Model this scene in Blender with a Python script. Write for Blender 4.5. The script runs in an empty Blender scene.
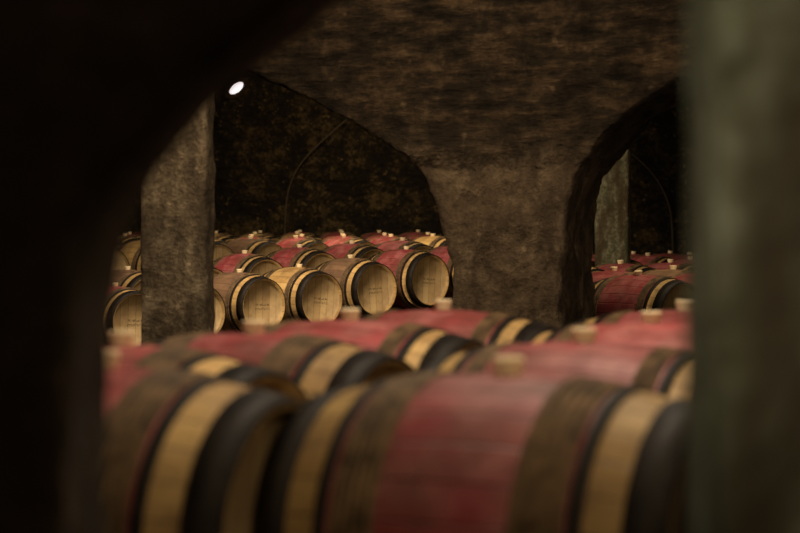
import bpy, bmesh, math, random
from mathutils import Vector, Matrix
random.seed(7)
scene = bpy.context.scene
scene.view_settings.view_transform = 'Standard'
scene.view_settings.look = 'None'
H = 1.13

# ------------------------------------------------------------ helpers
def link(ob):
    scene.collection.objects.link(ob); return ob

class NT:
    def __init__(s, name):
        s.m = bpy.data.materials.new(name); s.m.use_nodes = True
        s.t = s.m.node_tree; s.b = s.t.nodes['Principled BSDF']
    def n(s, typ, ins=None, **kw):
        nd = s.t.nodes.new(typ)
        for k, v in kw.items(): setattr(nd, k, v)
        for k, v in (ins or {}).items(): s.set(nd.inputs[k], v)
        return nd
    def set(s, sock, v):
        if isinstance(v, bpy.types.NodeSocket): s.t.links.new(v, sock)
        else: sock.default_value = v
    def math(s, op, a, b=None, c=None):
        nd = s.n('ShaderNodeMath', operation=op)
        s.set(nd.inputs[0], a)
        if b is not None: s.set(nd.inputs[1], b)
        if c is not None: s.set(nd.inputs[2], c)
        return nd.outputs[0]
    def coord(s, scale=(1, 1, 1), kind='Object'):
        tc = s.n('ShaderNodeTexCoord')
        mp = s.n('ShaderNodeMapping', {'Vector': tc.outputs[kind], 'Scale': scale})
        return mp.outputs[0]
    def noise(s, vec, scale, detail=6, rough=.6):
        return s.n('ShaderNodeTexNoise', {'Vector': vec, 'Scale': scale, 'Detail': detail, 'Roughness': rough}).outputs['Fac']
    def ramp(s, fac, stops):
        r = s.n('ShaderNodeValToRGB', {'Fac': fac}); e = r.color_ramp.elements
        e[0].position, e[0].color = stops[0][0], (*stops[0][1], 1)
        e[1].position, e[1].color = stops[-1][0], (*stops[-1][1], 1)
        for p, c in stops[1:-1]:
            x = e.new(p); x.color = (*c, 1)
        return r.outputs['Color']
    def mix(s, fac, a, b, mode='MIX'):
        nd = s.n('ShaderNodeMix', data_type='RGBA', blend_type=mode)
        s.set(nd.inputs[0], fac)
        for i, v in ((6, a), (7, b)):
            if isinstance(v, tuple) and len(v) == 3: v = (*v, 1)
            s.set(nd.inputs[i], v)
        return nd.outputs[2]
    def bump(s, h, strength=.5, dist=.02, prev=None):
        nd = s.n('ShaderNodeBump', {'Height': h, 'Strength': strength, 'Distance': dist})
        if prev is not None: s.set(nd.inputs['Normal'], prev)
        return nd.outputs[0]
    def done(s, col, rough=.8, normal=None, metal=0, spec=None):
        s.set(s.b.inputs['Base Color'], col if not isinstance(col, tuple) else (*col, 1))
        s.set(s.b.inputs['Roughness'], rough); s.b.inputs['Metallic'].default_value = metal
        if spec is not None: s.b.inputs['Specular IOR Level'].default_value = spec
        if normal is not None: s.set(s.b.inputs['Normal'], normal)
        return s.m

def stone(name, dark, mid, light, strata=0.0, bumpd=.05, scale=1.0, blocks=False, streak=None, mould=None, mscale=2.6, sscale=7):
    k = NT(name); co = k.coord((scale,) * 3)
    n1 = k.noise(co, 2.2, 8, .65); n2 = k.noise(co, 14, 6, .7)
    fac = k.math('ADD', k.math('MULTIPLY', n1, .6), k.math('MULTIPLY', n2, .4))
    col = k.ramp(fac, [(.36, dark), (.5, mid), (.62, light)])
    spots = k.noise(co, 9, 2, .5)
    col = k.mix(k.ramp(spots, [(.66, (0, 0, 0)), (.74, (.55, .55, .55))]), col, tuple(min(1, c * 1.9) for c in light))
    nb = k.bump(fac, 1.0, bumpd)
    if mould:
        mn = k.noise(k.coord((1.1, 1.1, .8)), mscale, 7, .7)
        col = k.mix(k.ramp(mn, [(.46, (0, 0, 0)), (.58, (.85, .85, .85))]), col, mould)
    if streak:
        sn = k.noise(k.coord((sscale, sscale, 1.2)), 1.5, 5, .6)
        col = k.mix(k.ramp(sn, [(.44, (0, 0, 0)), (.58, (.9, .9, .9))]), col, streak)
    if strata > 0:
        st = k.noise(k.coord((1.6, 1.6, 6.0)), 1.6, 8, .68)
        # layered rubble only above impost height
        z = k.n('ShaderNodeSeparateXYZ', {'Vector': k.coord()}).outputs[2]
        wob = k.math('ADD', z, k.math('MULTIPLY', n1, .35))
        msk = k.n('ShaderNodeMapRange', {'Value': wob, 'From Min': 1.7, 'From Max': 2.05}).outputs[0]
        h = k.math('MULTIPLY', st, msk)
        nb = k.bump(h, 1.0, strata, nb)
        shade = k.ramp(st, [(.38, (.12, .11, .10)), (.5, (.55, .51, .46)), (.60, (1.2, 1.08, .95))])  # rubble tone, with relief shading and dimmer light above painted into the colour
        col = k.mix(msk, col, k.mix(1.0, col, shade, 'MULTIPLY'))
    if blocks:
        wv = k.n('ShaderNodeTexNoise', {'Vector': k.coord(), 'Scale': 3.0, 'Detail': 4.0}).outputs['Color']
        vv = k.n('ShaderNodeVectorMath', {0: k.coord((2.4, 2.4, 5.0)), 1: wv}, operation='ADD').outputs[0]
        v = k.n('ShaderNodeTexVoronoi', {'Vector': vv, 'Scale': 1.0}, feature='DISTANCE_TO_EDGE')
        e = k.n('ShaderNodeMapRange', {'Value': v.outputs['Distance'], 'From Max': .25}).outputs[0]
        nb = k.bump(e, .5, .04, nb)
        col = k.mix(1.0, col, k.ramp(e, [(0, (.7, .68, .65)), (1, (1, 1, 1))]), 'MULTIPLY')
    return k.done(col, .85, nb, spec=.25)

def stave(name, base, alt, dark, rough=.55, grime=.5, metal=0, blot=None):
    k = NT(name)
    tc = k.n('ShaderNodeTexCoord').outputs['Object']
    sp = k.n('ShaderNodeSeparateXYZ', {'Vector': tc})
    ang = k.math('MULTIPLY', k.math('ARCTAN2', sp.outputs[2], sp.outputs[1]), 26 / (2 * math.pi))
    oi = k.n('ShaderNodeObjectInfo').outputs['Random']
    idx = k.math('ADD', k.math('FLOOR', ang), k.math('MULTIPLY', oi, 57))
    wn = k.n('ShaderNodeTexWhiteNoise', {'W': idx}, noise_dimensions='1D').outputs['Value']
    fr = k.math('FRACT', ang)
    edge = k.math('MINIMUM', fr, k.math('SUBTRACT', 1, fr))
    seam = k.n('ShaderNodeMapRange', {'Value': edge, 'From Max': .05}).outputs[0]
    off = k.n('ShaderNodeVectorMath', {0: tc, 1: (0, 0, 0)}, operation='ADD')
    cx = k.n('ShaderNodeCombineXYZ', {0: k.math('MULTIPLY', oi, 31)}).outputs[0]
    k.set(off.inputs[1], cx)
    g = k.noise(off.outputs[0], 5, 6, .65)
    mp = k.n('ShaderNodeMapping', {'Vector': off.outputs[0], 'Scale': (3, 40, 40)}).outputs[0]
    grain = k.noise(mp, 1.5, 4, .6)
    col = k.mix(k.math('MULTIPLY', wn, .8), base, alt)
    if blot:
        bn = k.noise(off.outputs[0], 7, 5, .7)
        col = k.mix(k.ramp(bn, [(.44, (0, 0, 0)), (.60, (.8, .8, .8))]), col, blot)
    col = k.mix(k.ramp(g, [(.42, (0, 0, 0)), (.66, (grime,) * 3)]), col, dark)
    col = k.mix(k.math('MULTIPLY', grain, .35), col, dark)
    col = k.mix(k.math('MULTIPLY', k.math('SUBTRACT', 1, seam), .75), col, tuple(c * .3 for c in dark))
    hue = k.n('ShaderNodeHueSaturation', {'Color': col, 'Value': k.math('MULTIPLY_ADD', oi, .55, .7)}).outputs[0]
    nb = k.bump(seam, .6, .004); nb = k.bump(grain, .3, .003, nb)
    return k.done(hue, k.math('MULTIPLY_ADD', g, .3, rough - .15), nb, metal, spec=.35)

M_YEL = stave('oak_pale', (.66, .43, .16), (.48, .29, .10), (.17, .09, .035), .6, .7)
M_RED = stave('oak_wine_stained', (.40, .06, .07), (.27, .04, .045), (.13, .045, .03), .55, .7, blot=(.50, .17, .16))
M_DRK = stave('oak_weathered', (.26, .15, .08), (.18, .10, .055), (.06, .035, .022), .65, .6)

def hoopmat(name, a, b, rough, metal):
    k = NT(name); co = k.coord()
    n = k.noise(co, 18, 5, .65)
    return k.done(k.ramp(n, [(.35, a), (.7, b)]), rough, k.bump(n, .4, .004), metal, spec=.25)
M_BLK = hoopmat('iron_hoop', (.006, .004, .003), (.022, .015, .010), .65, .1)
M_CHE = hoopmat('chestnut_hoop', (.05, .03, .014), (.19, .115, .055), .7, 0)
M_BUNG = hoopmat('bung_wood', (.85, .66, .38), (.95, .80, .55), .6, 0)

def headmat():
    k = NT('oak_head')
    tc = k.n('ShaderNodeTexCoord').outputs['Object']
    sp = k.n('ShaderNodeSeparateXYZ', {'Vector': tc})
    oi = k.n('ShaderNodeObjectInfo').outputs['Random']
    b = k.math('MULTIPLY', sp.outputs[1], 11)
    wn = k.n('ShaderNodeTexWhiteNoise', {'W': k.math('ADD', k.math('FLOOR', b), k.math('MULTIPLY', oi, 40))}, noise_dimensions='1D').outputs['Value']
    fr = k.math('FRACT', b); e = k.math('MINIMUM', fr, k.math('SUBTRACT', 1, fr))
    seam = k.n('ShaderNodeMapRange', {'Value': e, 'From Max': .06}).outputs[0]
    col = k.mix(wn, (.60, .42, .20), (.44, .29, .13))
    g = k.noise(tc, 6, 5, .6)
    col = k.mix(k.ramp(g, [(.45, (0, 0, 0)), (.72, (.6, .6, .6))]), col, (.2, .11, .05))
    col = k.mix(k.math('MULTIPLY', k.math('SUBTRACT', 1, seam), .6), col, (.1, .05, .02))
    zrow = k.math('FRACT', k.math('MULTIPLY', sp.outputs[2], 22))
    rows = k.math('LESS_THAN', zrow, .5)
    lim = k.math('LESS_THAN', k.math('ABSOLUTE', k.math('ADD', sp.outputs[2], .02)), .05)
    lim2 = k.math('LESS_THAN', k.math('ABSOLUTE', sp.outputs[1]), .10)
    let = k.math('GREATER_THAN', k.n('ShaderNodeTexNoise', {'Vector': tc, 'Scale': 70.0}).outputs['Fac'], .5)
    st = k.math('MULTIPLY', k.math('MULTIPLY', rows, lim), k.math('MULTIPLY', lim2, let))
    st = k.math('MULTIPLY', st, k.math('GREATER_THAN', oi, .45))
    col = k.mix(k.math('MULTIPLY', st, .7), col, (.05, .03, .02))
    return k.done(col, .6, k.bump(seam, .5, .003))
M_HEAD = headmat()

# ------------------------------------------------------------ barrel mesh
RB, RH, HL = .35, .288, .44
def rad(s): return RB - (RB - RH) * (abs(s) / HL) ** 2

def barrel_mesh(name, mid, RS):
    """RS: half length of the bare (stained) belly between the hoop groups"""
    bm = bmesh.new(); SEG = 56
    def ring(s, r):
        return [bm.verts.new((s, r * math.cos(2 * math.pi * i / SEG), r * math.sin(2 * math.pi * i / SEG))) for i in range(SEG)]
    def skin(pts, mats, flip=False):
        rs = [ring(*p) for p in pts]
        for k in range(len(rs) - 1):
            for i in range(SEG):
                j = (i + 1) % SEG
                f = bm.faces.new((rs[k][i], rs[k + 1][i], rs[k + 1][j], rs[k][j]))
                f.material_index = mats[k]; f.smooth = True
        return rs
    nr = 5 if RS < .17 else 3
    ro = RS + .012 + .021 * nr                      # iron hoop starts here
    hs = [0, .05, .09, RS, ro + .012, ro + .03, .31, .34, .37, .41, HL]
    ss = [-s for s in hs[:0:-1]] + hs
    pts = [(s, rad(s)) for s in ss]
    mats = [1 if abs((ss[i] + ss[i + 1]) / 2) < ro - .02 else 0 for i in range(len(ss) - 1)]
    pts = [(-HL + .03, 0.002), (-HL + .03, RH - .022), (-HL, RH - .014)] + pts + [(HL, RH - .014), (HL - .03, RH - .022), (HL - .03, .002)]
    mats = [4, 0, 0] + mats + [0, 0, 4]
    rs = skin(pts, mats)
    for r in (rs[0], rs[-1]):
        f = bm.faces.new(r if r is rs[-1] else r[::-1]); f.material_index = 4
    def band(s0, s1, th, m):
        skin([(s0, rad(s0) - .004), (s0, rad(s0) + th), (s1, rad(s1) + th), (s1, rad(s1) - .004)], [m] * 3)
    def rope(s, th, m):
        p = []
        for q in range(9):
            a = math.pi * q / 8
            p.append((s - th * math.cos(a), rad(s) - .003 + th * 1.1 * math.sin(a)))
        skin(p, [m] * 8)
    for sg in (-1, 1):
        a, b = sorted((sg * .360, sg * .442)); band(a, b, .006, 2)
        a, b = sorted((sg * ro, sg * (ro + .028))); band(a, b, .006, 2)
        for q in range(nr): rope(sg * (RS + .012 + .021 * q), .0108, 3)
    prev = None
    for r, z in ((.027, RB - .01), (.034, RB + .030), (.031, RB + .035), (.001, RB + .035)):
        c = [bm.verts.new((r * math.cos(2 * math.pi * i / 16), r * math.sin(2 * math.pi * i / 16), z)) for i in range(16)]
        if prev:
            for i in range(16):
                f = bm.faces.new((prev[i], prev[(i + 1) % 16], c[(i + 1) % 16], c[i])); f.material_index = 5
        prev = c
    bmesh.ops.recalc_face_normals(bm, faces=bm.faces)
    me = bpy.data.meshes.new(name); bm.to_mesh(me); bm.free()
    for m in (M_YEL, mid, M_BLK, M_CHE, M_HEAD, M_BUNG): me.materials.append(m)
    return me
ME_RED = barrel_mesh('barrel_wine_stained', M_RED, .14)
ME_WID = barrel_mesh('barrel_wine_stained_broad', M_RED, .205)
ME_OAK = barrel_mesh('barrel_pale', M_YEL, .19)
ME_DRK = barrel_mesh('barrel_weathered', M_DRK, .19)

def sm(x, a, b):
    t = min(1, max(0, (x - a) / (b - a))); return t * t * (3 - 2 * t)
def lerp_tab(y, tab):
    if y <= tab[0][0]: return tab[0][1]
    for (a, va), (b, vb) in zip(tab, tab[1:]):
        if y <= b: return va + (vb - va) * (y - a) / (b - a)
    return tab[-1][1]
def ground(x, y):
    base = lerp_tab(y, [(13, 0), (18, -.33), (19.35, -.316), (20.35, -.198), (20.85, -.154), (21.35, -.06), (21.85, .03), (23, .12), (32, .22)])
    low = lerp_tab(y, [(13, 0), (15, -.10), (32, -.08)])
    t = sm(x, .7, 1.3)
    return base * (1 - t) + low * t

rack = bmesh.new()
def barrel(x, y, th, me=ME_RED, roll=0.0, dz=0.0):
    ob = link(bpy.data.objects.new('wine_barrel', me))
    z = ground(x, y) + .12 + RB + dz
    a = math.radians(-th)
    ob.matrix_world = Matrix.Translation((x, y, z)) @ Matrix.Rotation(a, 4, 'Z') @ Matrix.Rotation(math.radians(roll), 4, 'X')
    for s in (-.09, .09):
        R = Matrix.Translation((x, y, 0)) @ Matrix.Rotation(a, 4, 'Z') @ Matrix.Translation((s, 0, 0))
        zt = z - rad(s) + .003
        def box(y0, y1, z0, z1, w=.035):
            vs = [rack.verts.new(R @ Vector((sx * w, yy, zz))) for sx in (-1, 1) for yy in (y0, y1) for zz in (z0, z1)]
            for q in ((0, 1, 3, 2), (4, 6, 7, 5), (0, 4, 5, 1), (2, 3, 7, 6), (0, 2, 6, 4), (1, 5, 7, 3)):
                rack.faces.new([vs[i] for i in q])
        box(-.34, .34, ground(x, y) - .05, zt - .001)
        box(-.24, -.12, zt - .001, zt + .03); box(.12, .24, zt - .001, zt + .03)
    return ob

# near rows (end to end, right heads turned towards the lens)
N = 27
barrel(.225, 3.92, 27, ME_RED)                 # centre front
barrel(-.645, 4.12, 23, ME_RED)
barrel(1.06, 3.58, N, ME_OAK)
barrel(-.72, 4.88, N, ME_RED)
barrel(-.42, 5.42, N, ME_RED)
barrel(.49, 5.02, N, ME_WID)
barrel(1.36, 4.62, N, ME_RED)
barrel(-.165, 6.20, N, ME_WID)
barrel(.80, 6.00, N, ME_WID)
barrel(.157, 6.95, N, ME_WID)
barrel(1.04, 6.90, N, ME_WID)
barrel(1.60, 7.70, N, ME_WID)

# middle rows, side by side, heads facing right/front
TH = 50; a = Vector((math.cos(math.radians(TH)), -math.sin(math.radians(TH)))); n = Vector((-a.y, a.x))
K2 = Vector((-1.136, 20.845))
kinds = {0: ME_OAK, 1: ME_DRK, 2: ME_OAK, 3: ME_DRK}
MIX = (ME_WID, ME_WID, ME_WID, ME_OAK, ME_DRK)
for i in range(-3, 6):
    p = K2 + n * (.78 * (i - 2))
    barrel(p.x, p.y, TH + random.uniform(-2, 2), kinds.get(i, ME_WID), random.uniform(-6, 6))
for i in range(-4, 6):
    p = K2 + n * (.78 * (i - 2)) - a * .99
    barrel(p.x, p.y, TH + random.uniform(-2, 2), ME_WID if i in (1, 2, 3) else random.choice(MIX), random.uniform(-6, 6))
for j in range(3, 18):
    if j % 3 == 2: continue
    for i in range(-14, 16):
        p = K2 + n * (.78 * (i - 2)) - a * (1.03 * j)
        if p.y < 21.5 or p.y > 30.8 or abs(p.x + .1) > .165 * p.y or p.x > .75: continue
        barrel(p.x, p.y, TH + random.uniform(-3, 3), random.choice(MIX), random.uniform(-8, 8))
# right bay
for j in range(-6, 9):
    if j % 3 == 2: continue
    for i in range(-6, 14):
        p = Vector((2.0, 15.6)) + n * (.76 * i) - a * (1.03 * j)
        if p.y < 15.2 or p.y > 27 or p.x < 1.35 or p.x > .175 * p.y: continue
        if (p - Vector((2.48, 22))).length < .85: continue
        barrel(p.x, p.y, TH + random.uniform(-3, 3), random.choice(MIX), random.uniform(-8, 8))

me = bpy.data.meshes.new('barrel_rack_timbers'); bmesh.ops.recalc_face_normals(rack, faces=rack.faces)
rack.to_mesh(me); rack.free(); me.materials.append(hoopmat('rack_timber', (.05, .032, .02), (.12, .08, .05), .8, 0))
link(bpy.data.objects.new('barrel_rack_timbers', me))

# ------------------------------------------------------------ masonry
M_PIL = stone('pillar_stone', (.045, .029, .018), (.125, .085, .053), (.23, .163, .105), strata=.28, bumpd=.12, mould=(.05, .033, .021))
M_SLIM = stone('slim_pillar_stone', (.05, .036, .023), (.17, .124, .08), (.34, .265, .18), scale=1.6, bumpd=.08, mould=(.06, .043, .029))
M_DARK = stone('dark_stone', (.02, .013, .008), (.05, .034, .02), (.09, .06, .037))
M_GREEN = stone('olive_stone', (.05, .042, .022), (.20, .185, .105), (.36, .34, .23), scale=1.8, streak=(.07, .046, .022), sscale=4, mould=(.055, .05, .022), mscale=3.2)  # olive-grey with brown streaks and dark patches
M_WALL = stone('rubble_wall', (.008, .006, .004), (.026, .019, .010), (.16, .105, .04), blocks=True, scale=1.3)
M_FLOOR = stone('earth_floor', (.02, .015, .01), (.05, .037, .026), (.09, .068, .05))

def wall_profile(name, pts, thick, mat, M, voxel, disp, ns):
    """pts: closed outline in local (x,z); extruded +y by thick."""
    bm = bmesh.new()
    f = [bm.verts.new((x, 0, z)) for x, z in pts]; b = [bm.verts.new((x, thick, z)) for x, z in pts]
    bm.faces.new(f); bm.faces.new(b[::-1])
    for i in range(len(pts)):
        j = (i + 1) % len(pts); bm.faces.new((f[j], f[i], b[i], b[j]))
    bm.normal_update()
    bmesh.ops.triangulate(bm, faces=bm.faces, ngon_method='EAR_CLIP')
    bmesh.ops.recalc_face_normals(bm, faces=bm.faces)
    me = bpy.data.meshes.new(name); bm.to_mesh(me); bm.free(); me.materials.append(mat)
    ob = link(bpy.data.objects.new(name, me)); ob.matrix_world = M
    r = ob.modifiers.new('r', 'REMESH'); r.mode = 'VOXEL'; r.voxel_size = voxel; r.use_smooth_shade = True
    s = ob.modifiers.new('s', 'SMOOTH'); s.factor = .5; s.iterations = 5
    for q, (st, sc) in enumerate(((disp, ns), (disp * .6, ns * .3))):
        t = bpy.data.textures.new(name + str(q), 'CLOUDS'); t.noise_scale = sc; t.noise_depth = 3
        d = ob.modifiers.new('d', 'DISPLACE'); d.texture = t; d.strength = st; d.mid_level = .5; d.texture_coords = 'LOCAL'
    return ob

def smooth(pts, it=2):
    for _ in range(it):
        o = [pts[0]]
        for p, q in zip(pts, pts[1:]):
            o += [(p[0] * .75 + q[0] * .25, p[1] * .75 + q[1] * .25), (p[0] * .25 + q[0] * .75, p[1] * .25 + q[1] * .75)]
        o.append(pts[-1]); pts = o
    return pts
BOT = -.45
left_arch = smooth([(-5.6, .5), (-5.5, 1.3), (-5.1, 2.0), (-4.3, 2.45), (-3.4, 2.60), (-2.6, 2.50), (-1.83, 2.17), (-1.6, 2.05), (-1.224, 1.86), (-.963, 1.72), (-.741, 1.535), (-.57, 1.27), (-.51, .99), (-.50, .6)])
right_arch = smooth([(.31, .6), (.31, 1.15), (.38, 1.42), (.50, 1.64), (.71, 1.85), (.925, 2.00), (1.27, 2.18), (2.2, 2.45), (3.4, 2.2), (4.0, 1.6), (4.1, .6)])
outline = [(-7.6, BOT), (-5.6, BOT)] + left_arch + [(-.50, BOT), (.31, BOT)] + right_arch + [(4.1, BOT), (6.0, BOT), (6.0, 4.3), (-7.6, 4.3)]
MW = Matrix.Translation((.81, 13, 0)) @ Matrix.Rotation(math.radians(-18), 4, 'Z')
wall_profile('wall_vault_arcade', outline, 1.0, M_PIL, MW, .035, .10, .5)

# foreground arch
fa = smooth([(-.418, .3), (-.415, .95), (-.402, 1.094), (-.372, 1.159), (-.333, 1.209), (-.279, 1.28), (-.221, 1.344), (-.143, 1.40), (-.079, 1.451), (.1, 1.60), (.3, 1.75), (.6, 1.9), (.95, 1.8), (1.25, 1.5), (1.3, .6)])
o2 = [(-3, BOT), (-.418, BOT)] + fa + [(1.3, BOT), (3, BOT), (3, 4.3), (-3, 4.3)]
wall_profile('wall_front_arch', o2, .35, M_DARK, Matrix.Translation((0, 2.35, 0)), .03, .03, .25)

def pillar(name, x, y, w, d, rot, mat, disp=.04, top=4.3, vox=.03):
    pts = [(-w/2 - .0, BOT), (w/2, BOT), (w/2, top), (-w/2, top)]
    return wall_profile(name, pts, d, mat, Matrix.Translation((x, y, 0)) @ Matrix.Rotation(math.radians(rot), 4, 'Z') @ Matrix.Translation((0, -d/2, 0)), vox, disp, .4)
pillar('stone_pillar', -1.445, 12.3, .44, .30, -6, M_SLIM)
pillar('stone_pillar', .524, 2.12, .38, .25, 0, M_GREEN, .012, vox=.02)
pillar('stone_pillar', 2.48, 22.0, .40, .40, -10, M_GREEN)

# ------------------------------------------------------------ shell
def slab(name, lo, hi, mat):
    bm = bmesh.new(); bmesh.ops.create_cube(bm, size=1)
    for v in bm.verts: v.co = Vector([(l + h) / 2 + c * (h - l) for l, h, c in zip(lo, hi, v.co)])
    me = bpy.data.meshes.new(name); bm.to_mesh(me); bm.free(); me.materials.append(mat)
    return link(bpy.data.objects.new(name, me))
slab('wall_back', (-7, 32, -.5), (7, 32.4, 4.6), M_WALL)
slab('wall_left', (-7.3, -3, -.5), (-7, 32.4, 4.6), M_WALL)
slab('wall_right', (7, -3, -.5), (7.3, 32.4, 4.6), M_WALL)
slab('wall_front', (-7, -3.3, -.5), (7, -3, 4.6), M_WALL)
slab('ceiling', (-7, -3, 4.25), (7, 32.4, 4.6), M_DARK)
bm = bmesh.new(); NX, NY = 70, 176
g = [[bm.verts.new((-7 + 14 * i / NX, -3 + 35.2 * j / NY, ground(-7 + 14 * i / NX, -3 + 35.2 * j / NY))) for i in range(NX + 1)] for j in range(NY + 1)]
for j in range(NY):
    for i in range(NX):
        bm.faces.new((g[j][i], g[j][i+1], g[j+1][i+1], g[j+1][i])).smooth = True
me = bpy.data.meshes.new('floor'); bm.to_mesh(me); bm.free(); me.materials.append(M_FLOOR)
link(bpy.data.objects.new('floor', me))

# small oval vent window high on the back wall
def emis(name, col, st):
    k = NT(name); k.b.inputs['Base Color'].default_value = (*col, 1)
    k.b.inputs['Emission Color'].default_value = (*col, 1); k.b.inputs['Emission Strength'].default_value = st
    return k.m
w = bpy.data.objects.new('window_1', None); link(w); w.location = (-2.76, 31.9, 3.44); w.rotation_euler = (0, math.radians(-38), 0)
def oval(name, r0, r1, y0, y1, mat):
    bm = bmesh.new(); S = 32; R = []
    for rx, yy in ((r0, y0), (r1, y0), (r1, y1), (r0, y1)):
        R.append([bm.verts.new((rx * math.cos(t * 2 * math.pi / S) , yy, rx * .55 * math.sin(t * 2 * math.pi / S))) for t in range(S)])
    for q in range(4):
        for t in range(S):
            bm.faces.new((R[q][t], R[q][(t+1) % S], R[(q+1) % 4][(t+1) % S], R[(q+1) % 4][t]))
    bmesh.ops.recalc_face_normals(bm, faces=bm.faces)
    me = bpy.data.meshes.new(name); bm.to_mesh(me); bm.free(); me.materials.append(mat)
    o = link(bpy.data.objects.new(name, me)); o.parent = w
oval('daylight_pane', .001, .15, .02, .05, emis('daylight', (.97, .90, .92), 1.3))
oval('stone_surround', .14, .24, -.03, .1, M_DARK)

# thin conduit pipes following the far vault ribs
def conduit(pts, r=.013):
    cu = bpy.data.curves.new('conduit_pipe', 'CURVE'); cu.dimensions = '3D'; cu.bevel_depth = r
    sp = cu.splines.new('NURBS'); sp.points.add(len(pts) - 1); sp.use_endpoint_u = True; sp.order_u = 3
    for q, c in zip(sp.points, pts): q.co = (*c, 1)
    cu.materials.append(hoopmat('conduit', (.08, .06, .035), (.16, .12, .07), .6, .1))
    link(bpy.data.objects.new('conduit_pipe', cu))
conduit([(-.9, 31.8, 2.9), (-1.5, 31.8, 2.4), (-1.85, 31.8, 1.9), (-1.95, 31.8, 1.3), (-1.95, 31.8, .2)])
conduit([(3.8, 31.8, 2.4), (4.2, 31.8, 2.1), (4.5, 31.8, 1.6), (4.6, 31.8, 1.1), (4.6, 31.8, .0)])

# ------------------------------------------------------------ lights
def area(loc, tgt, size, W, col, spread=180):  # area lights added out of view to light the cellar, no fixtures modelled
    l = bpy.data.lights.new('unseen_area_light', 'AREA'); l.size = size; l.energy = W; l.color = col; l.spread = math.radians(spread)
    o = link(bpy.data.objects.new('unseen_area_light', l)); o.location = loc
    o.rotation_euler = (Vector(tgt) - Vector(loc)).to_track_quat('-Z', 'Y').to_euler(); return o
warm = (1, .79, .50)
area((.5, 5.8, 3.6), (.2, 6.6, 0), 1.0, 100, (1, .82, .60))
area((-.7, 3.0, 2.5), (.1, 4.6, .3), .5, 10, warm)      # unseen fill added behind the front arch for the near barrels
area((1.15, 3.0, 2.3), (.5, 4.6, .3), .5, 13, warm)
area((-1.0, 10.0, 3.7), (.6, 13.3, 1.0), .5, 62, warm, 130)
area((3.4, 10.2, 1.9), (1.3, 13.3, 1.7), .4, 10, warm)  # unseen fill added low on the right for the arch soffit
area((-1.6, 17.6, 3.9), (-.8, 21.0, 0), .8, 125, (1, .81, .58), 120)
area((2.6, 15.5, 3.9), (2.4, 17.5, 0), .8, 50, warm, 120)
area((-.5, 24, 4.0), (-.5, 26, 0), 1.0, 75, warm, 110)
area((-.6, 29.0, 3.9), (-.8, 32, 2.5), .4, 16, (1, .75, .45))
area((0, -1.5, 3.6), (-.8, 2.3, 1.4), .8, 14, (1, .72, .45))   # weak unseen fill added behind the viewer to lift the front arch
# unseen spot added in the near bay to brighten the right-hand pillar
sl = bpy.data.lights.new('pillar_fill_spot', 'SPOT'); sl.energy = 95; sl.color = (1, .97, .78); sl.spot_size = math.radians(26); sl.spot_blend = 1.0; sl.shadow_soft_size = .15
so = link(bpy.data.objects.new('pillar_fill_spot', sl)); so.location = (-1.0, .6, 2.0)
so.rotation_euler = (Vector((.36, 2.0, 1.2)) - so.location).to_track_quat('-Z', 'Y').to_euler()

w = bpy.data.worlds.new('World'); scene.world = w; w.use_nodes = True
w.node_tree.nodes['Background'].inputs[0].default_value = (.5, .4, .3, 1)
w.node_tree.nodes['Background'].inputs[1].default_value = .01

# ------------------------------------------------------------ camera
cd = bpy.data.cameras.new('camera'); cam = link(bpy.data.objects.new('camera', cd))
cd.lens = 85; cd.sensor_width = 36; cam.location = (0, 0, H)
cam.rotation_euler = (math.radians(90 - 1.26), 0, 0)
cd.dof.use_dof = True; cd.dof.focus_distance = 17.0; cd.dof.aperture_fstop = 2.5
scene.camera = cam
